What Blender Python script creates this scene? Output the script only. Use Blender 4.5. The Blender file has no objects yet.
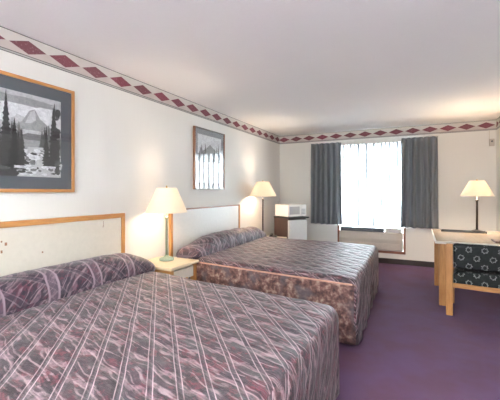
import bpy, bmesh, math, random
from mathutils import Vector, Matrix, noise
random.seed(7)
S = bpy.context.scene
COL = S.collection
PI = math.pi
XL, XR, YB, YN, H = -2.58, 1.11, 6.57, -2.6, 2.44

# ------------------------------------------------------------------ materials
class NT:
    """small node tree writer; values are sockets or floats"""
    def __init__(s, name):
        s.m = bpy.data.materials.new(name); s.m.use_nodes = True
        s.t = s.m.node_tree; s.t.nodes.clear()
        s.out = s.t.nodes.new('ShaderNodeOutputMaterial')
    def n(s, typ, **kw):
        nd = s.t.nodes.new(typ)
        for k, v in kw.items(): setattr(nd, k, v)
        return nd
    def put(s, sock, v):
        if hasattr(v, 'is_output'): s.t.links.new(v, sock)
        elif isinstance(v, (tuple, list)) and len(v) == 3 and sock.type == 'RGBA': sock.default_value = (*v, 1)
        else: sock.default_value = v
    def math(s, op, a, b=0.0, clamp=False):
        nd = s.n('ShaderNodeMath', operation=op, use_clamp=clamp)
        s.put(nd.inputs[0], a); s.put(nd.inputs[1], b)
        return nd.outputs[0]
    def mul(s, a, b): return s.math('MULTIPLY', a, b)
    def add(s, a, b): return s.math('ADD', a, b)
    def sub(s, a, b): return s.math('SUBTRACT', a, b)
    def lt(s, a, b, soft=None):
        if soft is None: return s.math('LESS_THAN', a, b)
        nd = s.n('ShaderNodeMapRange'); nd.interpolation_type = 'SMOOTHSTEP'
        s.put(nd.inputs[0], a); nd.inputs[1].default_value = b - soft; nd.inputs[2].default_value = b + soft
        nd.inputs[3].default_value = 1; nd.inputs[4].default_value = 0
        return nd.outputs[0]
    def mix(s, f, a, b, typ='MIX'):
        nd = s.n('ShaderNodeMix', data_type='RGBA', blend_type=typ)
        s.put(nd.inputs[0], f); s.put(nd.inputs[6], a); s.put(nd.inputs[7], b)
        return nd.outputs[2]
    def noise(s, vec, scale, detail=2, rough=.5):
        nd = s.n('ShaderNodeTexNoise'); nd.inputs['Scale'].default_value = scale
        nd.inputs['Detail'].default_value = detail; nd.inputs['Roughness'].default_value = rough
        if vec is not None: s.t.links.new(vec, nd.inputs['Vector'])
        return nd.outputs[0], nd.outputs[1]
    def ramp(s, f, stops, mode='LINEAR'):
        nd = s.n('ShaderNodeValToRGB'); cr = nd.color_ramp; cr.interpolation = mode
        while len(cr.elements) < len(stops): cr.elements.new(.5)
        for e, (p, c) in zip(cr.elements, stops): e.position = p; e.color = (*c, 1) if len(c) == 3 else c
        s.put(nd.inputs[0], f); return nd.outputs[0]
    def comb(s, x, y, z=0.0):
        nd = s.n('ShaderNodeCombineXYZ')
        for i, v in enumerate((x, y, z)): s.put(nd.inputs[i], v)
        return nd.outputs[0]
    def sep(s, v):
        nd = s.n('ShaderNodeSeparateXYZ'); s.t.links.new(v, nd.inputs[0]); return nd.outputs
    def uv(s): return s.n('ShaderNodeTexCoord').outputs['UV']
    def obj(s): return s.n('ShaderNodeTexCoord').outputs['Object']
    def bump(s, h, strength=.3, dist=.01):
        nd = s.n('ShaderNodeBump'); nd.inputs['Strength'].default_value = strength
        nd.inputs['Distance'].default_value = dist; s.t.links.new(h, nd.inputs['Height']); return nd.outputs[0]
    def bsdf(s, col, rough=.6, spec=.5, metal=0, normal=None, sheen=0, coat=0, emis=None, estr=0):
        nd = s.n('ShaderNodeBsdfPrincipled')
        s.put(nd.inputs['Base Color'], col); s.put(nd.inputs['Roughness'], rough)
        nd.inputs['Specular IOR Level'].default_value = spec; nd.inputs['Metallic'].default_value = metal
        nd.inputs['Sheen Weight'].default_value = sheen; nd.inputs['Coat Weight'].default_value = coat
        if emis: nd.inputs['Emission Color'].default_value = (*emis, 1); nd.inputs['Emission Strength'].default_value = estr
        if normal is not None: s.t.links.new(normal, nd.inputs['Normal'])
        return nd.outputs[0]
    def end(s, sh): s.t.links.new(sh, s.out.inputs[0]); return s.m

def plain(name, col, rough=.6, metal=0, spec=.5, coat=0, nscale=30, namt=.06, bump=0, emis=None, estr=0):
    t = NT(name); o = t.obj(); f, _ = t.noise(o, nscale, 3)
    c = t.mix(f, tuple(max(0, v*(1-namt)) for v in col), tuple(min(1, v*(1+namt)) for v in col))
    nm = t.bump(f, bump, .004) if bump else None
    return t.end(t.bsdf(c, rough, spec, metal, nm, 0, coat, emis, estr))

def wood(name, c1, c2, axis=2, rough=.4, scale=14, coat=.1):
    t = NT(name); o = t.obj(); x, y, z = t.sep(o)
    v = [t.mul(x, 6.0), t.mul(y, 6.0), t.mul(z, 6.0)]; v[axis] = t.mul((x, y, z)[axis], .5)
    f, _ = t.noise(t.comb(*v), scale, 4, .6)
    c = t.ramp(f, [(.3, c1), (.7, c2)])
    return t.end(t.bsdf(c, rough, .5, coat=coat, normal=t.bump(f, .08, .002)))

M = {}
def wall_mat(name, col):
    t = NT(name); o = t.obj(); x, y, z = t.sep(o)
    f1, _ = t.noise(t.comb(t.mul(x, 60.0), t.mul(y, 60.0), t.mul(z, 2.5)), 1, 3)
    f2, _ = t.noise(o, 1.3, 2)
    c = t.mix(f1, tuple(v*.965 for v in col), col)
    c = t.mix(t.mul(f2, .12), c, tuple(v*.85 for v in col))
    return t.end(t.bsdf(c, .75, .3, normal=t.bump(f1, .12, .002)))
M['wall'] = wall_mat('vinyl_wall', (.77, .752, .715))
t = NT('ceiling_paint'); f, _ = t.noise(t.obj(), 90, 3)
M['ceiling'] = t.end(t.bsdf(t.mix(f, (.87, .87, .865), (.91, .91, .905)), .9, .2, normal=t.bump(f, .25, .003)))
t = NT('carpet'); o = t.obj(); f, _ = t.noise(o, 260, 2, .7); g, _ = t.noise(o, 3.0, 4, .6); k, _ = t.noise(o, 28, 3, .6)
c = t.mix(f, (.048, .020, .058), (.185, .095, .210))
c = t.mix(t.ramp(g, [(.38, (0, 0, 0)), (.62, (.6, .6, .6))]), c, (.110, .040, .068))
c = t.mix(t.ramp(k, [(.66, (0, 0, 0)), (.74, (.35, .35, .35))]), c, (.17, .11, .18))  # small paler patches scattered by noise
M['carpet'] = t.end(t.bsdf(c, .8, .2, sheen=.05, normal=t.bump(f, .7, .006)))
M['base'] = plain('vinyl_baseboard', (.030, .020, .022), .45)
M['oak'] = wood('oak_vertical', (.36, .155, .045), (.52, .25, .085), 2)
M['oakx'] = wood('oak_along_x', (.36, .155, .045), (.52, .25, .085), 0)
M['oaky'] = wood('oak_along_y', (.38, .165, .048), (.54, .26, .09), 1)
M['copper'] = wood('reddish_window_wood', (.20, .075, .045), (.30, .125, .075), 2)
M['lightoak'] = wood('pale_laminate', (.66, .52, .34), (.72, .58, .40), 1, .3, 8)
M['desk'] = wood('cream_desk_laminate', (.62, .49, .35), (.68, .55, .40), 1, .17, 5, .3)
M['cream'] = plain('cream_panel', (.65, .59, .51), .55)
M['deskedge'] = plain('pale_desk_edge', (.75, .70, .62), .4)
M['black'] = plain('black_plastic', (.018, .017, .018), .35)
M['white'] = plain('white_plastic', (.76, .745, .71), .35)
M['fridge_door'] = plain('white_enamel', (.62, .62, .62), .4)
M['fridge_side'] = wood('walnut_laminate', (.050, .030, .027), (.075, .045, .04), 2, .45)
M['patina'] = plain('green_patina_metal', (.26, .33, .26), .42, .4, nscale=60, namt=.3)
M['dkmetal'] = plain('dark_bronze_metal', (.035, .03, .028), .35, .6)
M['brass'] = plain('brass', (.55, .38, .16), .3, 1)
M['pane'] = plain('grey_microwave_pane', (.42, .41, .40), .25)
M['ac'] = plain('beige_metal', (.50, .45, .40), .5)
M['acgrille'] = plain('grey_grille', (.10, .105, .115), .5)
M['matboard'] = plain('slate_matboard', (.088, .10, .118), .8)
M['matgrey'] = plain('grey_matboard', (.30, .31, .33), .8)
M['tin'] = plain('pewter_frame', (.20, .18, .17), .35, .6)  # grey reflection on the brown frame's rails, painted in as their colour
M['brownframe'] = wood('brown_frame', (.22, .095, .05), (.33, .16, .09), 2, .3)
M['leather'] = plain('brown_leather', (.11, .055, .03), .5)
for nm, v in (('g0', .018), ('g1', .045), ('g2', .10), ('g3', .19), ('g4', .34), ('g5', .55), ('g6', .78)):
    t = NT('print_grey_' + nm); f, _ = t.noise(t.obj(), 38, 5, .7)
    M[nm] = t.end(t.bsdf(t.mix(f, (v*.45, v*.47, v*.5), (v*1.45, v*1.47, v*1.5)), .6))

# glass for windows and picture fronts
t = NT('clear_glass'); lw = t.n('ShaderNodeLayerWeight'); lw.inputs[0].default_value = .5
frs = t.add(t.mul(t.math('POWER', lw.outputs['Facing'], 5.0), .93), .045)
tr = t.n('ShaderNodeBsdfTransparent'); gl = t.n('ShaderNodeBsdfGlossy'); gl.inputs['Roughness'].default_value = .02
mx = t.n('ShaderNodeMixShader'); t.t.links.new(frs, mx.inputs[0]); t.t.links.new(tr.outputs[0], mx.inputs[1]); t.t.links.new(gl.outputs[0], mx.inputs[2])
M['glass'] = t.end(mx.outputs[0])

# sheer: transparent weave plus translucent thread
def cloth_through(name, col, translucent, transparent, bump_scale=0):
    t = NT(name); f, _ = t.noise(t.obj(), 40, 2)
    d = t.n('ShaderNodeBsdfDiffuse'); t.put(d.inputs[0], col)
    tl = t.n('ShaderNodeBsdfTranslucent'); t.put(tl.inputs[0], col)
    tp = t.n('ShaderNodeBsdfTransparent')
    a = t.n('ShaderNodeMixShader'); a.inputs[0].default_value = translucent
    t.t.links.new(d.outputs[0], a.inputs[1]); t.t.links.new(tl.outputs[0], a.inputs[2])
    b = t.n('ShaderNodeMixShader'); b.inputs[0].default_value = transparent
    t.t.links.new(a.outputs[0], b.inputs[1]); t.t.links.new(tp.outputs[0], b.inputs[2])
    return t.end(b.outputs[0])
t = NT('white_sheer')   # thin weave: gaps close edge-on; fold shade painted in as darker thread
lw = t.n('ShaderNodeLayerWeight'); lw.inputs[0].default_value = .5
fac = t.ramp(lw.outputs['Facing'], [(.06, (.08, .08, .08)), (.2, (0, 0, 0))])
d = t.n('ShaderNodeBsdfDiffuse'); t.put(d.inputs[0], (.80, .81, .82))
tl = t.n('ShaderNodeBsdfTranslucent'); t.put(tl.inputs[0], t.ramp(lw.outputs['Facing'], [(.06, (.85, .86, .87)), (.17, (.10, .105, .11)), (.23, (.022, .023, .025))]))
tp = t.n('ShaderNodeBsdfTransparent')
a = t.n('ShaderNodeMixShader'); a.inputs[0].default_value = .78
t.t.links.new(d.outputs[0], a.inputs[1]); t.t.links.new(tl.outputs[0], a.inputs[2])
b = t.n('ShaderNodeMixShader'); t.put(b.inputs[0], fac)
t.t.links.new(a.outputs[0], b.inputs[1]); t.t.links.new(tp.outputs[0], b.inputs[2])
M['sheer'] = t.end(b.outputs[0])
M['curtain'] = cloth_through('slate_curtain', (.255, .27, .29), .22, 0)
M['shade'] = cloth_through('cream_lamp_shade', (.84, .78, .68), .30, 0)
M['bulb'] = plain('frosted_bulb', (.9, .9, .85), .5, emis=(1, .78, .5), estr=6)
M['diffuser'] = plain('light_diffuser', (.9, .9, .9), .5, emis=(.89, .985, 1), estr=30)  # glow of the added fill panels

# quilted bedspread, uv in metres
def quilt(name, mode='top'):
    t = NT(name); uv = t.uv(); u, v, _ = t.sep(uv)
    w, _ = t.noise(uv, 5, 2); w = t.sub(w, .5)
    if mode == 'roll':
        ang_a, pa, ang_b, pb = 41.2, .17, -41.2, .17
    else:
        ang_a, pa, ang_b, pb = 44.7, .1153, 80.0, .135
    ca, sa = math.cos(math.radians(ang_a)), math.sin(math.radians(ang_a))
    cb, sb = math.cos(math.radians(ang_b)), math.sin(math.radians(ang_b))
    A = t.add(t.add(t.mul(u, ca), t.mul(v, sa)), t.mul(w, .012))
    B = t.add(t.add(t.mul(u, cb), t.mul(v, sb)), t.mul(w, .05))
    fa = t.math('FRACT', t.mul(A, 1/pa)); fb = t.math('FRACT', t.mul(B, 1/pb))
    da = t.math('ABSOLUTE', t.sub(fa, .5)); db = t.math('ABSOLUTE', t.sub(fb, .5))
    # leaf-like streaks stretched along the second direction
    st = t.comb(t.mul(t.add(t.mul(u, -sb), t.mul(v, cb)), 1.0), t.mul(B, 4.2))
    s1, _ = t.noise(st, 9, 5, .62)
    s2, _ = t.noise(uv, 24, 4, .65)
    reg, _ = t.noise(uv, 6.5, 2, .5)
    reg2, _ = t.noise(t.comb(t.add(u, 7.3), v), 8.5, 2, .5)
    tone = t.add(t.mul(s1, .72), t.mul(s2, .28))
    col = t.ramp(tone, [(.38, (.010, .006, .012)), (.47, (.024, .015, .026)), (.52, (.052, .034, .045)), (.585, (.11, .078, .090)), (.70, (.26, .21, .225))])
    wine = t.ramp(reg, [(.47, (0, 0, 0)), (.56, (1, 1, 1))])
    col = t.mix(t.mul(wine, .75), col, (.90, .42, .46), 'MULTIPLY')
    wine2 = t.ramp(t.mul(s2, t.add(reg, .45)), [(.50, (0, 0, 0)), (.55, (.85, .85, .85))])
    col = t.mix(wine2, col, (.16, .030, .050))
    teal = t.ramp(reg2, [(.57, (0, 0, 0)), (.66, (.5, .5, .5))])
    col = t.mix(teal, col, (.085, .098, .105))
    # thin grain-like arcs
    w3, _ = t.noise(st, 4.5, 1, .4)
    arc = t.math('ABSOLUTE', t.sub(t.math('FRACT', t.add(t.mul(B, 1/.045), t.mul(w3, 3.0))), .5))
    am = t.ramp(s1, [(.44, (0, 0, 0)), (.54, (.85, .85, .85))])
    col = t.mix(t.mul(t.lt(arc, .13, .05), am), col, (.38, .325, .325))
    col = t.mix(t.mul(t.lt(t.math('ABSOLUTE', t.sub(arc, .30)), .08, .04), .55), col, (.022, .014, .022))
    # curved pale and dark leaves repeated in every cell
    sw = t.sub(fb, t.add(.5, t.mul(t.math('SINE', t.mul(t.add(fa, t.mul(w, 1.2)), 2*PI)), .12)))
    lf = t.lt(t.math('ABSOLUTE', sw), .07, .02)
    col = t.mix(t.mul(lf, t.ramp(s2, [(.38, (.1, .1, .1)), (.55, (.42, .42, .42))])), col, (.42, .33, .35))
    sw2 = t.lt(t.math('ABSOLUTE', t.sub(t.math('ABSOLUTE', sw), .19)), .06, .04)
    col = t.mix(t.mul(sw2, .45), col, (.035, .022, .032))
    # quilting lines: pale wandering single line, and a crisp double line with dark between
    lb = t.mul(t.lt(db, .028, .018), .85)
    col = t.mix(t.mul(lb, t.ramp(s1, [(.35, (.1, .1, .1)), (.6, (.9, .9, .9))])), col, (.46, .38, .37))
    band = t.lt(da, .10, .02)
    col = t.mix(t.mul(band, .55), col, (.045, .038, .05))
    ln = t.math('ABSOLUTE', t.sub(da, .10)); la = t.lt(ln, .020, .010)
    brk, _ = t.noise(uv, 16, 3, .6)
    col = t.mix(t.mul(la, t.ramp(brk, [(.3, (.3, .3, .3)), (.55, (.85, .85, .85))] if mode == 'top' else [(.3, (.1, .1, .1)), (.6, (.35, .35, .35))])), col, (.56, .49, .49))
    if mode == 'roll':
        fv = t.math('FRACT', t.mul(t.add(v, t.mul(w, .05)), 1/.34)); dv = t.math('ABSOLUTE', t.sub(fv, .5))
        col = t.mix(t.lt(t.math('ABSOLUTE', t.sub(dv, .10)), .022, .012), col, (.50, .44, .46))
        tone2 = t.lt(dv, .1)
        col = t.mix(t.mul(tone2, .3), col, (.30, .25, .28))
        col = t.mix(.35, col, (.030, .028, .055))
    col = t.mix(1.0, col, (.84, .70, .76), 'MULTIPLY')
    hA = t.math('MULTIPLY', t.math('MINIMUM', t.mul(da, 4.0), 1.0), 1.0)
    hB = t.math('MINIMUM', t.mul(db, 3.5), 1.0)
    hh = t.add(t.add(hA, hB), t.mul(s1, 1.5))
    return t.end(t.bsdf(col, .5, .4, normal=t.bump(hh, .7, .010), sheen=.10))
M['quilt'] = quilt('quilted_bedspread'); M['roll'] = quilt('bedspread_over_pillows', 'roll')
# side drop: brown floral
t = NT('brown_floral_drop'); uv = t.uv(); f, cc = t.noise(uv, 16, 4, .65); g, _ = t.noise(uv, 5, 2); k, _ = t.noise(uv, 42, 3)
col = t.ramp(f, [(.36, (.045, .020, .022)), (.46, (.11, .050, .046)), (.53, (.17, .085, .072)), (.62, (.32, .22, .18)), (.72, (.42, .32, .27))])
col = t.mix(t.ramp(g, [(.5, (0, 0, 0)), (.62, (.75, .75, .75))]), col, t.mix(k, (.035, .035, .05), (.14, .12, .13)))
u, v, _ = t.sep(uv)
fl = t.math('FRACT', t.mul(v, 1/.26)); dl = t.math('ABSOLUTE', t.sub(fl, .5))
M['drop'] = t.end(t.bsdf(col, .7, .3, normal=t.bump(f, .5, .01), sheen=.2))
M['piping'] = plain('copper_piping', (.50, .27, .20), .5)
# black seat cloth with grey flower rings
t = NT('black_flower_cloth'); uv = t.uv(); u, v, _ = t.sep(uv)
row = t.math('FLOOR', t.mul(v, 1/.085)); us = t.add(t.mul(u, 1/.135), t.mul(row, .5))
cu = t.mul(t.sub(t.math('FRACT', us), .5), .135); cv = t.mul(t.sub(t.math('FRACT', t.mul(v, 1/.085)), .5), .085)
r = t.math('SQRT', t.add(t.mul(cu, cu), t.mul(cv, cv))); an = t.math('ARCTAN2', cv, cu)
wz, _ = t.noise(uv, 45, 2); pet = t.add(t.mul(t.math('COSINE', t.mul(an, 7.0)), .0035), t.mul(t.sub(wz, .5), .022))
ring = t.lt(t.math('ABSOLUTE', t.sub(t.sub(r, pet), .023)), .0042, .003)
nf, _ = t.noise(uv, 150, 3); nf2, _ = t.noise(uv, 30, 3)
base = t.mix(nf2, (.005, .006, .006), (.020, .022, .023))
col = t.mix(t.mul(ring, t.ramp(nf, [(.3, (.25, .25, .25)), (.6, (.95, .95, .95))])), base, (.27, .28, .28))
M['flower'] = t.end(t.bsdf(col, .6, .2, normal=t.bump(nf, .3, .003)))
# wallpaper border, uv = (metres along wall, -1..1 over its height)
t = NT('diamond_border_paper'); u, v, _ = t.sep(t.uv())
P_ = .29
fx = t.math('FRACT', t.mul(u, 1/P_)); dx = t.mul(t.math('ABSOLUTE', t.sub(fx, .5)), 2.0)
dd = t.add(dx, t.mul(t.math('ABSOLUTE', t.sub(v, .02)), 1/.66))
dia = t.lt(dd, .93, .03)
cell = t.math('FLOOR', t.mul(u, 1/P_)); wn = t.n('ShaderNodeTexWhiteNoise', noise_dimensions='1D'); t.put(wn.inputs[1], cell)
sp, _ = t.noise(t.comb(t.mul(u, 1.0), t.mul(v, .08)), 60, 5, .8); wash, _ = t.noise(t.comb(u, t.mul(v, .08)), 9, 3)
wine = t.mix(wn.outputs[0], (.21, .050, .072), (.16, .058, .068))
wine = t.mix(t.ramp(sp, [(.56, (0, 0, 0)), (.72, (.75, .75, .75))]), wine, (.68, .45, .46))
bg = t.mix(wash, (.46, .38, .36), (.60, .55, .51))
# paler rhombi between the wine ones
fx2 = t.math('FRACT', t.add(t.mul(u, 1/P_), .5)); dx2 = t.mul(t.math('ABSOLUTE', t.sub(fx2, .5)), 2.0)
dd2 = t.add(dx2, t.mul(t.math('ABSOLUTE', v), 1/.66)); bg = t.mix(t.mul(t.lt(dd2, .97, .03), .0), bg, (.6, .6, .58))
tri = t.mul(t.math('GREATER_THAN', v, 0.0), .5); bg = t.mix(tri, bg, (.66, .66, .62))
c = t.mix(dia, bg, wine)
edge = t.math('GREATER_THAN', v, .93); c = t.mix(edge, c, (.05, .045, .05))
low = t.math('LESS_THAN', v, -.76); c = t.mix(low, c, (.40, .39, .37))
low2 = t.lt(t.math('ABSOLUTE', t.add(v, .76)), .035); c = t.mix(low2, c, (.13, .12, .12))
low3 = t.math('LESS_THAN', v, -.94); c = t.mix(low3, c, (.12, .11, .11))
M['border'] = t.end(t.bsdf(c, .7, .3))

# ------------------------------------------------------------------ mesh helpers
def link(name, bm, mats, parent=None, smooth=False, loc=None):
    me = bpy.data.meshes.new(name); bm.normal_update(); bm.to_mesh(me); bm.free()
    for m in (mats if isinstance(mats, (list, tuple)) else [mats]): me.materials.append(M[m] if isinstance(m, str) else m)
    if smooth:
        for p in me.polygons: p.use_smooth = True
    o = bpy.data.objects.new(name, me); COL.objects.link(o)
    if parent: o.parent = parent
    if loc is not None: o.location = loc
    return o
def thing(name, label, cat, loc=(0, 0, 0), rz=0, group=None):
    o = bpy.data.objects.new(name, None); COL.objects.link(o); o.location = loc; o.rotation_euler = (0, 0, rz)
    o.empty_display_size = .1
    return tag(o, label, cat, group)
def tag(o, label, cat, group=None):
    o['label'] = label; o['category'] = cat
    if group: o['group'] = group
    return o
def struct(o, label=None):
    o['kind'] = 'structure'
    if label: o['label'] = label
    return o
def box(x0, x1, y0, y1, z0, z1, bev=0, bm=None, seg=2):
    b = bmesh.new()
    bmesh.ops.create_cube(b, size=1)
    for v in b.verts:
        v.co = Vector(((x0+x1)/2 + v.co.x*(x1-x0), (y0+y1)/2 + v.co.y*(y1-y0), (z0+z1)/2 + v.co.z*(z1-z0)))
    if bev: bmesh.ops.bevel(b, geom=list(b.edges), offset=bev, segments=seg, profile=.5, affect='EDGES')
    if bm is None: return b
    me = bpy.data.meshes.new('t'); b.to_mesh(me); b.free(); bm.from_mesh(me); bpy.data.meshes.remove(me); return bm
def lathe(prof, n=32, bm=None, cx=0, cy=0, cap=True):
    bm = bm or bmesh.new(); rings = []
    for r, z in prof:
        rings.append([bm.verts.new((cx + r*math.cos(2*PI*i/n), cy + r*math.sin(2*PI*i/n), z)) for i in range(n)])
    for a, b in zip(rings, rings[1:]):
        for i in range(n): bm.faces.new((a[i], a[(i+1) % n], b[(i+1) % n], b[i]))
    if cap:
        bm.faces.new(list(reversed(rings[0]))); bm.faces.new(rings[-1])
    return bm
def tube(p0, p1, r, n=12, bm=None):
    bm = bm or bmesh.new(); p0, p1 = Vector(p0), Vector(p1); d = (p1-p0)
    q = d.to_track_quat('Z', 'Y')
    a = [bm.verts.new(p0 + q @ Vector((r*math.cos(2*PI*i/n), r*math.sin(2*PI*i/n), 0))) for i in range(n)]
    b = [bm.verts.new(v.co + d) for v in a]
    for i in range(n): bm.faces.new((a[i], a[(i+1) % n], b[(i+1) % n], b[i]))
    bm.faces.new(list(reversed(a))); bm.faces.new(b); return bm
def sheet_uv(bm, fn):
    l = bm.loops.layers.uv.new('UV')
    for f in bm.faces:
        for lp in f.loops: lp[l].uv = fn(lp.vert.co, f)

# ------------------------------------------------------------------ room shell
struct(link('floor', box(XL-.1, XR+.1, YN-.1, YB+.1, -.1, 0), 'carpet'), 'purple carpet with lighter worn patches')
struct(link('ceiling', box(XL-.1, XR+.1, YN-.1, YB+.1, H, H+.1), 'ceiling'), 'white painted ceiling')
struct(link('wall_left', box(XL-.1, XL, YN-.1, YB+.1, 0, H), 'wall'), 'off-white wall behind the beds')
struct(link('wall_right', box(XR, XR+.1, YN-.1, YB+.1, 0, H), 'wall'), 'off-white wall beside the desk')
struct(link('wall_near', box(XL, XR, YN-.1, YN, 0, H), 'wall'), 'off-white wall behind the camera')
WX0, WX1, WZ0, WZ1 = -1.50, -.10, .66, 2.16     # window
AX0, AX1, AZ0, AZ1 = -1.36, -.235, .215, .655   # air conditioner recess
bm = bmesh.new()
for a in ((XL, WX0, 0, H), (WX1, XR, 0, H), (WX0, WX1, WZ1, H), (WX0, WX1, 0, AZ0), (WX0, AX0, AZ0, WZ0), (AX1, WX1, AZ0, WZ0), (AX0, AX1, AZ1, WZ0)):
    box(a[0], a[1], YB, YB+.12, a[2], a[3], bm=bm)
struct(link('wall_back', bm, 'wall'), 'off-white wall with the window')
# border paper
def border(name, p0, p1, nrm, u0, sc=1.0):
    bm = bmesh.new(); p0, p1, nrm = Vector(p0), Vector(p1), Vector(nrm); L = (p1-p0).length; q = []
    l = bm.loops.layers.uv.new('UV')
    for off in (0, .0018):
        q.append([bm.verts.new(p + nrm*off + Vector((0, 0, z))) for p, z in ((p0, 2.277), (p1, 2.277), (p1, 2.4395), (p0, 2.4395))])
    a, b = q
    faces = [b, (a[0], a[1], b[1], b[0]), (a[1], a[2], b[2], b[1]), (a[2], a[3], b[3], b[2]), (a[3], a[0], b[0], b[3])]
    for fv in faces:
        f = bm.faces.new(fv)
        for lp in f.loops:
            c = lp.vert.co; s = ((c - p0) - nrm*(c-p0).dot(nrm)); s.z = 0
            lp[l].uv = (u0 + s.length*sc, (c.z-2.277)/.1625*2-1)
    bmesh.ops.recalc_face_normals(bm, faces=bm.faces)
    return struct(link(name, bm, 'border'), 'wallpaper border of wine red diamonds')
Lw = YB - YN
border('trim_1', (XL, YN, 0), (XL, YB, 0), (1, 0, 0), .145 - ((1.512-YN) % .29) + .29)
border('trim_2', (XL, YB, 0), (XR, YB, 0), (0, -1, 0), .145 - (.094*.29/.266) + .29, .29/.266)
border('trim_3', (XR, YN, 0), (XR, YB, 0), (-1, 0, 0), 0)
struct(link('baseboard_back', box(XL, XR, YB-.012, YB, 0, .094, .003), 'base'), 'black vinyl baseboard')
struct(link('baseboard_left', box(XL, XL+.012, YN, YB-.012, 0, .094, .003), 'base'), 'black vinyl baseboard')
struct(link('baseboard_right', box(XR-.012, XR, YN, YB-.012, 0, .094, .003), 'base'), 'black vinyl baseboard')

# window
bm = bmesh.new(); fw = .045
for a in ((WX0, WX0+fw, WZ0, WZ1), (WX1-fw, WX1, WZ0, WZ1), (WX0, WX1, WZ1-fw, WZ1), (WX0, WX1, WZ0, WZ0+.02), (-.82, -.78, WZ0, WZ1)):
    box(a[0], a[1], YB+.04, YB+.085, a[2], a[3], .004, bm)
win = struct(link('window_1', bm, 'white'), 'window behind white sheers')
p = link('glass_pane', box(WX0+fw, WX1-fw, YB+.058, YB+.064, WZ0+.02, WZ1-fw), 'glass', win)
bm = box(-.60, -.575, YB+.02, YB+.04, .665, .70, .003); box(-.593, -.583, YB+.005, YB+.03, .69, .745, .003, bm)
p = link('window_latch', bm, 'acgrille', win)

# curtains and sheers -------------------------------------------------
def pleated(x0, x1, z0, z1, y, n, amp, seedv, flare=0.0, nx=None, nz=40, pinch=True):
    bm = bmesh.new(); rnd = random.Random(seedv); nx = nx or n*10
    ph = [rnd.uniform(-.35, .35) for _ in range(n+2)]; am = [rnd.uniform(.6, 1.25) for _ in range(n+2)]
    if not pinch: ph = [v*.25 for v in ph]; am = [.9+.1*v for v in am]
    rows = []
    for j in range(nz+1):
        s = j/nz; z = z1 + (z0-z1)*s; row = []
        for i in range(nx+1):
            u = i/nx; k = u*n; ki = int(k); fk = k-ki
            a0 = am[ki]*(1-fk)+am[min(ki+1, n)]*fk
            p0 = ph[ki]*(1-fk)+ph[min(ki+1, n)]*fk
            w = math.sin(2*PI*k + p0*s*3 + math.sin(s*4+ki)*.25)
            w = math.copysign(abs(w)**.8, w)
            grow = (.45 + .55*min(1, s*5)) if pinch else 1
            yy = y - amp*a0*grow*w
            if pinch and s < .07: yy -= .012*abs(math.sin(4*PI*k))
            wid = (u-.5)*(1 + flare*s)
            sway = (.012 if pinch else .003)*math.sin(3.1*s + ki*1.7)*min(1, s*2)*(0 if i in (0, nx) else 1)
            row.append(bm.verts.new(((x0+x1)/2 + wid*(x1-x0) + sway, yy, z + (.004*math.sin(k*5) if j == nz else 0))))
        rows.append(row)
    for a, b in zip(rows, rows[1:]):
        for i in range(nx): bm.faces.new((a[i], b[i], b[i+1], a[i+1]))
    return bm
def thick(o, t):
    m = o.modifiers.new('thickness', 'SOLIDIFY'); m.thickness = t; m.offset = 0
def curtain(x0, x1, seedv, label, flare):
    t_ = thing('curtain', label, 'curtain', ((x0+x1)/2, YB-.10, 0), group=None)
    c = x0/2 + x1/2
    b = pleated(x0-c, x1-c, .672, 2.222, 0, 6, .052, seedv, flare)
    o = link('curtain_cloth', b, 'curtain', t_, True); thick(o, .003)
    for i in range(9):
        xx = x0-c + .02 + (x1-x0-.04)*i/8
        link('hook', tube((xx, .0, 2.205), (xx, .0, 2.2425), .003, 8), 'white', t_)
    return t_
curtain(-1.885, -1.305, 3, 'slate grey pleated curtain on the fridge side of the window', .05)
curtain(-.265, .285, 5, 'slate grey pleated curtain on the desk side of the window', .06)
tr = thing('curtain_track', 'thin white curtain track fixed under the diamond border', 'curtain track', (-.8, YB-.04, 2.24))
link('rail', box(-1.11, 1.11, -.075, -.015, .004, .022, .003), 'white', tr)
for xx in (-1.0, -.3, .4, 1.0): link('bracket', box(xx-.012, xx+.012, -.02, .04, .0, .02, .002), 'white', tr)
sh = thing('sheer_curtain', 'white sheer curtain hanging in narrow folds across the bright window', 'sheer curtain', (-.8, YB-.03, 0))
b = pleated(-.60, .60, .655, 2.205, 0, 9, .019, 11, 0, 216, 30, False)
link('sheer_cloth', b, 'sheer', sh, True)
b = box(-.56, .56, -.034, -.028, 2.170, 2.215, .002)
link('heading_tape', b, 'white', sh)

# air conditioner in framed recess ------------------------------------
fr_ = bmesh.new()
for a in ((AX0-.03, AX0+.008, AZ0-.03, WZ0), (AX1-.008, AX1+.03, AZ0-.03, WZ0), (AX0-.03, AX1+.03, AZ0-.03, AZ0+.01)):
    box(a[0], a[1], YB-.018, YB+.03, a[2], a[3], .004, fr_)
struct(link('trim_4', fr_, 'copper'), 'reddish brown wooden trim round the air conditioner')
ac = thing('air_conditioner', 'beige wall air conditioner below the window in a reddish wood surround', 'air conditioner', (-.7975, YB, AZ0))
W2 = (AX1-AX0)/2 - .012
b = bmesh.new()
prof = [(-.005, .012), (-.055, .03), (-.075, .22), (-.045, .335), (-.01, .345), (.10, .345), (.10, .012)]
va = [b.verts.new((-W2, y, z)) for y, z in prof]; vb = [b.verts.new((W2, y, z)) for y, z in prof]
n = len(prof)
for i in range(n): b.faces.new((va[i], vb[i], vb[(i+1) % n], va[(i+1) % n]))
b.faces.new(list(reversed(va))); b.faces.new(vb); bmesh.ops.recalc_face_normals(b, faces=b.faces)
bmesh.ops.bevel(b, geom=list(b.edges), offset=.006, segments=2, affect='EDGES')
link('body', b, 'ac', ac)
b = bmesh.new(); box(-W2+.02, .24, -.052, .08, .346, .412, .004, b)
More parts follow.
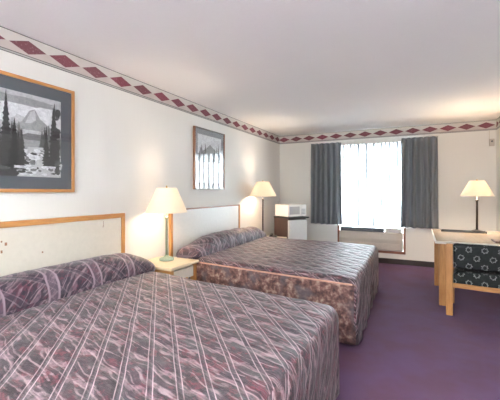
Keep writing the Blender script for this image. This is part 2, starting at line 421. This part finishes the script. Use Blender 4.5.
for i in range(26): box(-W2+.04+i*.0285, -W2+.052+i*.0285, -.056, .07, .412, .420, 0, b)
link('grille', b, 'acgrille', ac)
link('control_lid', box(.255, W2-.02, -.05, .08, .346, .425, .005), 'white', ac)
b = bmesh.new()
for i in range(4): box(-W2+.03, W2-.03, -.070+.008*i, -.060+.008*i, .05+.0*i, .054, 0, b)
b = bmesh.new()
for i in range(5): box(-W2+.05, W2-.05, -.0615-.0021*i*1.0, -.052, .055+.022*i, .061+.022*i, .001, b)
link('front_louvre', b, 'cream', ac)

# ------------------------------------------------------------------ beds
def rounded_block(x0, x1, y0, y1, z0, z1, r, step=.03):
    """closed rounded block sampled on a grid; returns a bmesh"""
    def lin(a, b):
        n = max(2, int(round((b-a)/step))); return [a+(b-a)*i/n for i in range(n+1)]
    xs, ys, zs = lin(x0, x1), lin(y0, y1), lin(z0, z1)
    bm = bmesh.new(); cache = {}
    def V(i, j, k):
        key = (i, j, k)
        if key not in cache: cache[key] = bm.verts.new((xs[i], ys[j], zs[k]))
        return cache[key]
    nx, ny, nz = len(xs)-1, len(ys)-1, len(zs)-1
    for i in range(nx):
        for j in range(ny):
            bm.faces.new((V(i, j, nz), V(i+1, j, nz), V(i+1, j+1, nz), V(i, j+1, nz)))
            bm.faces.new((V(i, j, 0), V(i, j+1, 0), V(i+1, j+1, 0), V(i+1, j, 0)))
    for i in range(nx):
        for k in range(nz):
            bm.faces.new((V(i, 0, k), V(i+1, 0, k), V(i+1, 0, k+1), V(i, 0, k+1)))
            bm.faces.new((V(i, ny, k), V(i, ny, k+1), V(i+1, ny, k+1), V(i+1, ny, k)))
    for j in range(ny):
        for k in range(nz):
            bm.faces.new((V(0, j, k), V(0, j, k+1), V(0, j+1, k+1), V(0, j+1, k)))
            bm.faces.new((V(nx, j, k), V(nx, j+1, k), V(nx, j+1, k+1), V(nx, j, k+1)))
    rx, ry, rz = r
    for v in bm.verts:
        c = v.co
        q = Vector((min(max(c.x, x0+rx), x1-rx), min(max(c.y, y0+ry), y1-ry), min(max(c.z, z0), z1-rz)))
        d = Vector(((c.x-q.x)/rx, (c.y-q.y)/ry, (c.z-q.z)/rz))
        if d.length > 1e-6:
            # square shell -> round shell
            m = max(abs(d.x), abs(d.y), abs(d.z)); d = d.normalized()*m
            v.co = q + Vector((d.x*rx, d.y*ry, d.z*rz))
    return bm
P_LOC = .1153
def make_bed(loc, rz, L, W, label, seedv, ends, k):
    t_ = thing('bed', label, 'bed', loc, rz, None)
    hx, hy, ZT, ZP = L/2, W/2, .575, .525
    us = ((.5*P_LOC - (.17 - (.752*loc[0] + .659*(loc[1]-.13*hx)))/.937)/math.cos(math.radians(44.7))) if seedv == 1 else .74
    bm = rounded_block(-hx, hx, -hy, hy, .035, ZT, (.07, .06, .09))
    off = Vector((seedv*3.1, 0, 0))
    l = bm.loops.layers.uv.new('UV')
    for f in bm.faces:
        for lp in f.loops:
            c = lp.vert.co
            foot = max(0, c.x-(hx-.07)); dz = max(0, ZT-c.z)
            nx_ = f.normal if f.normal.length else Vector((0, 0, 1))
            uu, vv = c.x, c.y
            f.normal_update()
            nn = f.normal
            if abs(nn.x) > max(abs(nn.y), .5): uu = c.x + math.copysign(dz, nn.x)
            elif abs(nn.y) > .5: uu, vv = c.x, c.y + math.copysign(dz, nn.y)
            lp[l].uv = (uu + us, vv)
    # soft folds: the drops billow out towards the floor, the top is softly uneven
    for v in bm.verts:
        c = v.co; dz = max(0, ZT-c.z)
        fx = (c.x - (hx-.1)); onfoot = c.x > hx-.101 and dz > .04; onside = abs(c.y) > hy-.061 and dz > .04
        s = min(1, dz/.4)
        nz1 = noise.noise(Vector((c.x*2.2, c.y*2.2, c.z*1.0)) + off)
        nz2 = noise.noise(Vector((c.x*7, c.y*7, c.z*1.5)) + off)
        if onfoot: v.co.x += (.012*nz1 + .014*nz2 + .006*math.sin(c.y*21))*s + .0*s
        if onside: v.co.y += math.copysign((.012*nz1 + .010*nz2)*s, c.y)
        if dz < .04: v.co.z += .010*nz1 + .0045*nz2
    for v in bm.verts: v.co.y -= k*(v.co.x + hx)     # the spread lies a little askew
    top, side = bm, bm.copy()
    def is_side(f):
        c = f.calc_center_median()
        return f.normal.y < -.6 and c.z < ZP and c.x < hx - .03 and c.x > -hx
    bm.normal_update(); side.normal_update()
    # copies share layout: split faces by the same test
    bmesh.ops.delete(top, geom=[f for f in top.faces if is_side(f)], context='FACES')
    bmesh.ops.delete(side, geom=[f for f in side.faces if not is_side(f)], context='FACES')
    link('bedspread', top, 'quilt', t_, True)
    o = link('side_drop', side, 'drop', t_, True)
    o['label'] = 'brown floral side drop'
    b = bmesh.new()
    prev = None
    for i in range(41):
        x = -hx+.05 + (L-.10)*i/40
        zc = ZP + .004 - .006*math.sin(i*.5)*0
        p = Vector((x, -hy-.002 - k*(x+hx) + (.006*(1 if i in (0, 40) else 0)), zc))
        if prev is not None: tube(prev, p, .008, 8, b)
        prev = p
    o = link('piping', b, 'piping', t_, True); o['label'] = 'copper coloured piping along the side'
    link('bed_base', box(-hx+.10, hx-.09, -hy+.10, hy-.36, 0, .05), 'base', t_)
    # bolster of pillows under the turned spread
    e0, e1 = ends; n, seg = 70, 28; cx = -hx+.17; b = bmesh.new(); rings = []
    ul = b.loops.layers.uv.new('UV'); uvs = {}
    for i in range(n+1):
        s = i/n; y = -hy-.05 + (W+.05)*s
        dist0, dist1 = s*W, (1-s)*W
        sm = lambda t: max(0, min(1, t))**2*(3-2*max(0, min(1, t)))
        rd = lambda t: math.sqrt(max(0, 1-(1-max(0, min(1, t)))**2))
        q = max(.08, min(rd(dist0/.12), rd(dist1/.12)))
        hq = q*min(.50+.50*sm(dist0/e0), .50+.50*sm(dist1/e1))
        ring = []
        for k in range(seg):
            a = 2*PI*k/seg; ca, sa = math.cos(a), math.sin(a)
            rx = .165*(.6+.4*q); rzz = (.155*hq + .01)
            X = cx + math.copysign(abs(ca)**.8, ca)*rx; Z = .590 + math.copysign(abs(sa)**.85, sa)*rzz
            nn = noise.noise(Vector((X*4+seedv, y*4.0, Z*4)))*.009 + noise.noise(Vector((X*10, y*13+seedv, Z*10)))*.004
            X += ca*nn; Z += sa*nn*1.2 + .012*math.sin(y*3.1+seedv)
            v = b.verts.new((X, y, max(Z, .45))); uvs[v] = (k/seg*1.0, y); ring.append(v)
        rings.append(ring)
    for r0, r1 in zip(rings, rings[1:]):
        for k in range(seg):
            f = b.faces.new((r0[k], r0[(k+1) % seg], r1[(k+1) % seg], r1[k]))
            for lp in f.loops:
                u_, v_ = uvs[lp.vert]
                if k == seg-1 and u_ == 0: u_ = 1.0
                lp[ul].uv = (u_ + seedv*.13, v_ + seedv*.2)
    b.faces.new(rings[0]); b.faces.new(list(reversed(rings[-1])))
    bmesh.ops.recalc_face_normals(b, faces=b.faces)
    link('pillow_cover', b, 'roll', t_, True)
    return t_
make_bed((-1.475, 1.47, 0), 0, 2.06, 1.98, 'large bed in front with a quilted purple diamond bedspread', 1, (.2, .30), .125)
make_bed((-1.485, 4.10, 0), math.radians(1.2), 2.04, 1.99, 'bed between the nightstand with the green lamp and the window, same purple spread', 2, (.55, .30), .13)

def headboard(y0, y1, label, topmat, topw, pm='cream'):
    cy = (y0+y1)/2; hw = (y1-y0)/2
    t_ = thing('headboard', label, 'headboard', (XL, cy, 0))
    link('panel', box(.004, .026, -hw+.04, hw-.04, .40, 1.09-topw+.005), pm, t_)
    link('top_rail', box(.002, .036, -hw, hw, 1.09-topw, 1.09, .003), topmat, t_)
    for s in (-1, 1):
        link('post', box(.002, .036, min(s*hw, s*(hw-.042)), max(s*hw, s*(hw-.042)), 0, 1.09-topw, .003), 'oak', t_)
    return t_, hw
hb, hw = headboard(.71, 2.40, 'cream headboard with thick oak rim and a few scratches, behind the large front bed', 'oaky', .042)
for (y, z, w_, h_) in ((1.318, .955, .010, .012), (1.345, .935, .016, .022), (1.318, .885, .012, .02), (1.60, .838, .012, .012), (2.155, 1.005, .004, .05), (2.15, .98, .003, .02)):
    b = box(.0255, .0268, y-1.555-w_/2, y-1.555+w_/2, z-h_/2, z+h_/2, .0006)
    link('scratch', b, 'brownframe', hb)
headboard(3.075, 4.765, 'pale cream headboard with thin dark top rail, behind the bed by the window', 'brownframe', .016, 'white')

# ------------------------------------------------------------------ nightstands
def nightstand(y0, y1, label, ht=.55):
    cy = (y0+y1)/2; hw = (y1-y0)/2; D = .50
    t_ = thing('nightstand', label, 'nightstand', (XL+.015, cy, 0)); t_.scale.z = ht/.55
    link('top', box(0, D, -hw, hw, .522, .55, .006), 'lightoak', t_)
    for x in (.03, D-.07):
        for s in (-1, 1):
            link('leg', box(x, x+.05, min(s*(hw-.02), s*(hw-.065)), max(s*(hw-.02), s*(hw-.065)), 0, .522, .004), 'oak', t_)
    for s in (-1, 1):
        link('side_rail', box(.08, D-.07, min(s*(hw-.032), s*(hw-.052)), max(s*(hw-.032), s*(hw-.052)), .42, .522, .002), 'oakx', t_)
    link('back_panel', box(.035, .05, -hw+.065, hw-.065, .12, .522), 'oak', t_)
    link('shelf', box(.05, D-.03, -hw+.065, hw-.065, .14, .16, .003), 'oaky', t_)
    dr = link('drawer', box(.08, D-.025, -hw+.07, hw-.07, .402, .505, .004), 'cream', t_)
    link('handle', box(D-.026, D-.016, -.05, .05, .402, .414, .003), 'oaky', dr)
    return t_
nightstand(2.50, 2.955, 'pale oak nightstand standing between the two beds', .58)
nightstand(5.17, 5.60, 'oak nightstand on the window side of the farther bed', .50)
ph = thing('telephone', 'small black telephone on the nightstand beyond the farther bed', 'telephone', (-2.26, 5.43, .50), math.radians(20))
b = box(-.07, .07, -.09, .09, 0, .035, .01)
link('phone_base', b, 'black', ph)
b = tube((-.02, -.09, .05), (-.02, .09, .05), .012, 10); box(-.045, .005, -.105, -.055, .03, .058, .008, b); box(-.045, .005, .055, .105, .03, .058, .008, b)
link('handset', b, 'black', ph)

# ------------------------------------------------------------------ lamps
def lamp(loc, label, zs0, zs1, rb, rt, metal, base_prof, pole_r, watts, group=None):
    t_ = thing('table_lamp', label, 'table lamp', loc, 0, group)
    link('base', lathe(base_prof, 36), metal, t_, True)
    zt = zs0 - .045
    b = lathe([(pole_r, base_prof[-1][1]-.005), (pole_r, zt-.02), (pole_r*1.5, zt-.018), (pole_r*1.7, zt-.008), (pole_r*1.3, zt), (pole_r*.5, zt+.004), (pole_r*.5, zs0+.04)], 20)
    link('pole', b, metal, t_, True)
    b = lathe([(.018, zs0+.035), (.02, zs0+.07), (.014, zs0+.075)], 16)
    link('socket', b, 'brass', t_, True)
    b = bmesh.new(); bmesh.ops.create_uvsphere(b, u_segments=16, v_segments=10, radius=.028)
    for v in b.verts: v.co.z = v.co.z*1.25 + zs0+.10
    link('bulb', b, 'bulb', t_, True)
    b = bmesh.new(); prev = None
    for i in range(25):
        a = PI*i/24; p = Vector((.052*math.cos(a)*(1 if i not in (0, 24) else .4), 0, zs0+.06 + (zs1-zs0-.055)*math.sin(a)))
        if prev is not None: tube(prev, p, .0018, 6, b)
        prev = p
    for k in range(3):
        a = 2*PI*k/3; tube((0, 0, zs1-.008), ((rt-.002)*math.cos(a), (rt-.002)*math.sin(a), zs1-.008), .0018, 6, b)
    link('harp', b, 'brass', t_)
    b = lathe([(.004, zs1-.01), (.004, zs1+.004), (.009, zs1+.010), (.006, zs1+.022), (.002, zs1+.026)], 12)
    link('finial', b, 'brass', t_, True)
    b = bmesh.new(); n = 48; prof = [(rb, zs0), (rb*.985, zs0+.006), (rt*1.02, zs1-.005), (rt, zs1)]
    lathe(prof, n, b, cap=False)
    sh_ = link('lamp_shade', b, 'shade', t_, True); thick(sh_, .002)
    ld = bpy.data.lights.new('bulb_light', 'POINT'); ld.energy = watts; ld.color = (1, .74, .50); ld.shadow_soft_size = .045
    lo = bpy.data.objects.new('bulb_light', ld); COL.objects.link(lo); lo.parent = t_; lo.location = (0, 0, zs0+.10)
    return t_
base1 = [(.075, 0), (.077, .008), (.076, .022), (.060, .030), (.038, .036), (.026, .045), (.016, .052), (.013, .06)]
base2 = [(.065, 0), (.067, .006), (.064, .014), (.03, .020), (.014, .03)]
lamp((-2.358, 2.783, .58), 'table lamp with green patina base between the two beds, cream shade lit',   .50, .755, .214, .102, 'patina', base1, .012, 8)
lamp((-2.345, 5.20, .50), 'lit table lamp with thin dark pole near the fridge', .715, .96, .23, .102, 'dkmetal', base2, .011, 14)
lamp((.715, 5.53, .75), 'lit table lamp with black pole on the desk', .482, .692, .200, .088, 'dkmetal', base2, .013, 27)

# ------------------------------------------------------------------ pictures
def picture(y0, y1, z0, z1, label, fr_w, stile, rail, mat_in, matm, build_art, side):
    cy, cz = (y0+y1)/2, (z0+z1)/2; hw, hh = (y1-y0)/2, (z1-z0)/2
    t_ = thing('framed_picture', label, 'picture', (XL+.001, cy, z0))
    d = side
    for s in (-1, 1): link('frame_stile', box(0, d, min(s*hw, s*(hw-fr_w)), max(s*hw, s*(hw-fr_w)), 0, 2*hh, .003), stile, t_)
    for z in (0, 2*hh-fr_w): link('frame_rail', box(0, d, -hw+fr_w, hw-fr_w, z, z+fr_w, .003), rail, t_)
    link('mat', box(.001, d*.45, -hw+fr_w, hw-fr_w, fr_w, 2*hh-fr_w), matm, t_)
    build_art(t_, hw-mat_in, mat_in, 2*hh-mat_in, d*.45)
    link('glass', box(d*.72, d*.80, -hw+fr_w, hw-fr_w, fr_w, 2*hh-fr_w), 'glass', t_)
    return t_
GM = ['g0', 'g1', 'g2', 'g3', 'g4', 'g5', 'g6']
class Art:
    def __init__(s, x): s.bm = bmesh.new(); s.x = x; s.k = 0
    def poly(s, pts, mi):
        s.k += 1; x = s.x + .0001 + s.k*.00003
        vs = [s.bm.verts.new((x, p[0], p[1])) for p in pts]
        f = s.bm.faces.new(vs); f.material_index = mi
        f.normal_update()
        if f.normal.x < 0: f.normal_flip()
def conifer(A, y, z, w, h, mi, rnd, n=9):
    L_, R_ = [], []
    for i in range(n):
        s = i/(n-1); ww = w*(1-s)*.5*(1 + .25*rnd.uniform(-1, 1)) + .004
        L_.append((y-ww, z+h*s)); L_.append((y-ww*.55, z+h*(s+.6/(n-1))))
        R_.append((y+ww*rnd.uniform(.85, 1.1), z+h*s)); R_.append((y+ww*.55, z+h*(s+.6/(n-1))))
    A.poly(L_ + [(y, z+h*1.06)] + R_[::-1], mi)
def art1(t_, hw, z0, z1, x):
    A = Art(x); rnd = random.Random(4); Hh = z1-z0
    A.poly([(-hw, z0), (hw, z0), (hw, z1), (-hw, z1)], 5)
    def ell(cy, cz, ry, rz_, mi, jag=.18, n=22):
        A.poly([(min(hw, max(-hw, cy+ry*math.cos(2*PI*i/n)*(1+rnd.uniform(-jag, jag)))), min(z1, max(z0, cz+rz_*math.sin(2*PI*i/n)*(1+rnd.uniform(-jag, jag))))) for i in range(n)], mi)
    # clouds, peak
    ell(.10, z0+Hh*.80, .22, .05, 6); ell(.28, z0+Hh*.70, .12, .05, 6); ell(-.15, z0+Hh*.72, .16, .05, 6); ell(.0, z0+Hh*.9, .3, .03, 4)
    A.poly([(-.12, z0+Hh*.46), (-.02, z0+Hh*.60), (.04, z0+Hh*.66), (.09, z0+Hh*.80), (.13, z0+Hh*.83), (.17, z0+Hh*.72), (.24, z0+Hh*.64), (.34, z0+Hh*.52), (hw, z0+Hh*.44), (hw, z0+Hh*.36), (-.2, z0+Hh*.36)], 4)
    A.poly([(.06, z0+Hh*.64), (.10, z0+Hh*.79), (.13, z0+Hh*.82), (.14, z0+Hh*.70), (.11, z0+Hh*.66)], 5)
    ell(.0, z0+Hh*.50, .30, .045, 5); ell(.20, z0+Hh*.47, .18, .04, 3)
    ell(.1, z0+Hh*.38, .34, .07, 3); ell(.1, z0+Hh*.36, .12, .06, 4)
    # banks and distant firs
    for i in range(16):
        y = -hw + .06 + (2*hw-.12)*rnd.random()
        conifer(A, y, z0+Hh*rnd.uniform(.28, .36), rnd.uniform(.05, .08), Hh*rnd.uniform(.18, .32), rnd.choice((1, 2, 2, 3)), rnd)
    # river with pale rocks
    A.poly([(.02, z0+.01), (.0, z0+Hh*.13), (.06, z0+Hh*.26), (.08, z0+Hh*.36), (.19, z0+Hh*.37), (.25, z0+Hh*.27), (.35, z0+Hh*.17), (hw-.01, z0+Hh*.04), (.3, z0+.01)], 5)
    for i in range(80):
        yy = rnd.uniform(.0, .34); zz = z0 + Hh*rnd.uniform(.03, .33)
        ell(yy, zz, rnd.uniform(.008, .028), rnd.uniform(.005, .014), rnd.choice((1, 3, 6, 6, 6, 6)), .3, 8)
    A.poly([(-hw, z0), (-hw, z0+Hh*.26), (-.30, z0+Hh*.24), (-.16, z0+Hh*.2), (-.04, z0+Hh*.14), (.02, z0+.02), (.0, z0)], 1)
    for i in range(22): ell(rnd.uniform(-hw+.04, -.04), z0+Hh*rnd.uniform(.03, .24), rnd.uniform(.015, .05), rnd.uniform(.008, .02), rnd.choice((0, 2, 2, 3)), .3, 9)
    # tall dark trees left and right
    for y, w_, h_, mi in ((-hw+.07, .2, .82, 1), (-hw+.20, .14, .66, 0), (-.16, .15, .86, 0), (-.07, .13, .97, 1), (-.015, .11, .62, 0), (.035, .07, .5, 1)):
        conifer(A, max(-hw+w_*.66, y), z0+Hh*.13, w_, Hh*.84*h_, mi, rnd, 15)
    for y, w_, h_, mi in ((.215, .07, .60, 1), (.27, .09, .66, 2), (.33, .10, .92, 1), (.375, .085, .97, 1)):
        conifer(A, min(hw-w_*.66, y), z0+Hh*.14, w_, Hh*.8*h_, mi, rnd, 15)
    for i in range(16): ell(rnd.uniform(.30, hw-.03), z0+Hh*rnd.uniform(.06, .9), rnd.uniform(.012, .03), rnd.uniform(.02, .05), rnd.choice((1, 1, 2)), .4, 10)
    link('print', A.bm, GM, t_)
def art2(t_, hw, z0, z1, x):
    A = Art(x); rnd = random.Random(9); Hh = z1-z0
    A.poly([(-hw, z0), (hw, z0), (hw, z1), (-hw, z1)], 6)
    A.poly([(-hw, z0+Hh*.60), (-.1, z0+Hh*.72), (.0, z0+Hh*.82), (.1, z0+Hh*.74), (hw, z0+Hh*.62), (hw, z0+Hh*.45), (-hw, z0+Hh*.45)], 4)
    for i in range(14):
        y = rnd.choice((-1, 1))*rnd.uniform(.10, hw-.05)
        conifer(A, y, z0+Hh*rnd.uniform(.42, .5), .08, Hh*rnd.uniform(.2, .36), rnd.choice((2, 3, 4)), rnd)
    A.poly([(-.03, z0), (-.02, z0+Hh*.3), (.02, z0+Hh*.5), (.05, z0+Hh*.5), (.06, z0+Hh*.3), (.05, z0)], 5)
    link('print', A.bm, GM, t_)
picture(.97, 1.872, 1.293, 2.13, 'large black and white river landscape print in an oak frame, above the front headboard', .024, 'oak', 'oaky', .115, 'matboard', art1, .022)
picture(3.548, 4.30, 1.325, 2.138, 'smaller pale framed print above the farther headboard, with window glare', .020, 'brownframe', 'tin', .085, 'matgrey', art2, .030)

# ------------------------------------------------------------------ fridge and microwave
FR = math.radians(-31)          # door faces this way
N_, side_ = Vector((-2.03, 5.60, 0)), .43
ex = Vector((math.cos(FR), math.sin(FR), 0)); ey = Vector((-math.sin(FR), math.cos(FR), 0))
cen = N_ - ex*side_/2 + ey*side_/2
fr = thing('mini_fridge', 'small fridge with white door and dark brown sides in the corner by the window', 'fridge', cen, FR)
h = side_/2
link('body', box(-h, h-.035, -h, h, .02, .815, .006), 'fridge_side', fr)
link('top', box(-h-.004, h+.018, -h-.004, h+.03, .815, .838, .004), 'black', fr)
dr = link('door', box(h-.032, h, -h+.002, h-.002, .05, .790, .008), 'fridge_door', fr)
link('handle', box(h-.005, h+.012, -h+.03, -h+.05, .60, .74, .004), 'fridge_door', dr)
link('kick_plate', box(h-.06, h-.035, -h+.01, h-.01, 0, .05), 'black', fr)
mw = thing('microwave', 'white microwave oven sitting on the small fridge', 'microwave', cen + Vector((0, 0, .838)), FR)
link('body', box(-h+.02, h-.04, -h+.005, h-.01, .012, .225, .008), 'white', mw)
d_ = link('door', box(h-.042, h-.018, -h+.005, h-.135, .014, .223, .006), 'white', mw)
link('door_window', box(h-.020, h-.016, -h+.035, h-.165, .05, .19, .002), 'pane', d_)
link('control_panel', box(h-.042, h-.018, h-.132, h-.01, .014, .223, .006), 'white', mw)
b = bmesh.new()
for i in range(3):
    for j in range(4): box(h-.019, h-.015, h-.12+i*.033, h-.097+i*.033, .05+j*.026, .068+j*.026, .001, b)
link('buttons', b, 'matgrey', mw)
b = bmesh.new()
for sx in (-1, 1):
    for sy in (-1, 1): link('foot', lathe([(.012, 0), (.012, .013)], 10, None, sx*(h-.07), sy*(h-.05)), 'black', mw)

# ------------------------------------------------------------------ desk
dk = thing('desk', 'cream topped desk on square oak legs against the right wall', 'desk', (.165, 4.27, 0), math.radians(0))
DW, DL = XR-.165-.003, 1.37
link('desktop', box(.012, DW, .012, DL, .722, .75, .004), 'desk', dk)
b = box(0, .013, 0, DL, .722, .7505, .003); box(.013, DW, 0, .013, .722, .7505, .003, b)
link('edge_band', b, 'deskedge', dk)
for x, y, a_, b_ in ((.045, .15, .082, .06), (.03, 1.05, .07, .06), (DW-.27, 1.00, .05, .05), (DW-.09, .15, .07, .06)):
    link('leg', box(x, x+a_, y, y+b_, 0, .722, .004), 'oak', dk)
link('apron', box(.10, DW-.02, 1.075, 1.095, .64, .722, .002), 'oakx', dk)
bl = thing('desk_tray', 'long flat black tray lying by the lamp at the far end of the desk', 'tray', (.275, 5.31, .75), math.radians(-2))
b = box(0, .52, 0, .12, 0, .012, .003)
for a in ((0, .52, 0, .010), (0, .52, .11, .12), (0, .01, 0, .12), (.51, .52, 0, .12)): box(a[0], a[1], a[2], a[3], .006, .022, .003, b)
link('tray_body', b, 'black', bl)
bk = thing('leather_folder', 'brown leather folder on the near edge of the desk', 'folder', (.735, 4.40, .75), math.radians(3))
link('cover', box(0, .28, 0, .20, 0, .016, .003), 'leather', bk); link('pages', box(.004, .277, .004, .196, .004, .012), 'white', bk)

# ------------------------------------------------------------------ chair (seen from behind)
ch = thing('desk_chair', 'black floral upholstered chair with square oak posts at the desk', 'chair', (.258, 4.11, 0), math.radians(-6.5))
CW, CD = .62, .52
for x in (0, CW-.062):
    link('rear_leg', box(x, x+.062, 0, .055, 0, .748, .005), 'oak', ch)
for x in (0, CW-.062):
    link('front_leg', box(x, x+.062, CD-.055, CD, 0, .44, .005), 'oak', ch)
link('rear_rail', box(.062, CW-.062, .008, .036, .295, .345, .003), 'oakx', ch)
link('front_rail', box(.062, CW-.062, CD-.04, CD-.012, .295, .345, .003), 'oakx', ch)
for x in (.015, CW-.047): link('side_rail', box(x, x+.03, .055, CD-.055, .295, .345, .003), 'oaky', ch)
def cushion(name, x0, x1, y0, y1, z0, z1, r, par, bulge):
    bm = rounded_block(x0, x1, y0, y1, z0, z1, r, .02)
    for v in bm.verts:
        if v.co.z < z0 + .02 and bulge == 's': pass
        sx = 1-abs((v.co.x-(x0+x1)/2)/((x1-x0)/2))**4
        if bulge == 's': v.co.z += .015*sx*(1 if v.co.z > (z0+z1)/2 else 0)
        v.co += Vector((noise.noise(v.co*9)*.004, noise.noise(v.co*8+Vector((4, 0, 0)))*.005, 0))
    bm.normal_update()
    sheet_uv(bm, lambda c, f: (c.x, c.z + .02) if abs(f.normal.y) > .6 else (c.x, c.y))
    return link(name, bm, 'flower', par, True)
cushion('seat', .062, CW-.062, .005, CD-.01, .345, .455, (.03, .03, .03), ch, 's')
cushion('backrest', .064, CW-.064, .004, .062, .505, .757, (.02, .022, .03), ch, 'b')

# ------------------------------------------------------------------ small wall sensor
sn = thing('thermostat', 'small beige control box with a cable high in the corner over the desk', 'thermostat', (1.045, YB, 2.02))
link('case', box(-.035, .035, -.035, 0, 0, .115, .006), 'ac', sn)
link('dial', tube((0, -.035, .075), (0, -.043, .075), .014, 16), 'acgrille', sn)
link('cable', tube((-.03, -.006, .11), (-.03, -.006, .257), .004, 8), 'cream', sn)

# ------------------------------------------------------------------ added fill lights, unseen behind the camera
cl = thing('ceiling_light', 'rectangular ceiling light behind the camera', 'ceiling light', (-.6, -1.3, H))  # added overhead panel to brighten the room, no known fixture
b = bmesh.new()
for a in ((-.62, .62, -.42, -.39), (-.62, .62, .39, .42), (-.62, -.59, -.39, .39), (.59, .62, -.39, .39)): box(a[0], a[1], a[2], a[3], -.075, 0, .004, b)
link('frame', b, 'white', cl)
link('diffuser', box(-.59, .59, -.39, .39, -.068, -.02), 'diffuser', cl)

vl = thing('vanity_light', 'long wall light behind the camera', 'wall light', (-.7, YN, 1.75))  # added glowing bar on the near wall, only for fill
link('back_plate', box(-.95, .95, 0, .03, -.07, .07, .004), 'white', vl)
link('diffuser', box(-.93, .93, .03, .12, -.055, .055, .01), 'diffuser', vl)

tc = thing('torchiere_lamp', 'tall floor lamp with upward bowl behind the camera', 'floor lamp', (.72, -.9, 0))  # added lamp to bounce light off the ceiling, not part of the room
link('base', lathe([(.14, 0), (.14, .015), (.03, .03)], 32), 'dkmetal', tc, True)
link('pole', lathe([(.014, .028), (.014, 1.70)], 16), 'dkmetal', tc, True)
b = lathe([(.02, 1.69), (.10, 1.72), (.17, 1.78), (.19, 1.83)], 36, cap=False); bw = link('bowl', b, 'dkmetal', tc, True); thick(bw, .004)
ld = bpy.data.lights.new('uplight', 'POINT'); ld.energy = 60; ld.color = (.87, .98, 1); ld.shadow_soft_size = .06  # light source of the added fill lamp
lo = bpy.data.objects.new('uplight', ld); COL.objects.link(lo); lo.parent = tc; lo.location = (0, 0, 1.80)

# ------------------------------------------------------------------ daylight
w = bpy.data.worlds.new('sky'); S.world = w; w.use_nodes = True
bg = w.node_tree.nodes['Background']; bg.inputs[0].default_value = (.80, .93, 1, 1); bg.inputs[1].default_value = 16.0
pd = bpy.data.lights.new('window_portal', 'AREA'); pd.shape = 'RECTANGLE'; pd.size = WX1-WX0; pd.size_y = WZ1-WZ0
pd.cycles.is_portal = True
po = bpy.data.objects.new('window_portal', pd); COL.objects.link(po)
po.location = ((WX0+WX1)/2, YB+.13, (WZ0+WZ1)/2); po.rotation_euler = (math.radians(-90), 0, 0)

# ------------------------------------------------------------------ camera
cd = bpy.data.cameras.new('camera'); cam = bpy.data.objects.new('camera', cd); COL.objects.link(cam)
cam.location = (0, 0, 1.30); cam.rotation_euler = (PI/2, 0, .4617)
cd.sensor_fit = 'HORIZONTAL'; cd.sensor_width = 36; cd.lens = 338.8/500*36
cd.shift_y = -(200-191.28)/500
cd.clip_start = .05
S.camera = cam
S.view_settings.view_transform = 'Standard'; S.view_settings.look = 'None'
S.view_settings.exposure = 1.55; S.view_settings.gamma = 1; S.view_settings.use_curve_mapping = False
S.cycles.use_denoising = True
S.cycles.max_bounces = 10; S.cycles.diffuse_bounces = 7; S.cycles.transparent_max_bounces = 16
S.cycles.sample_clamp_indirect = 6
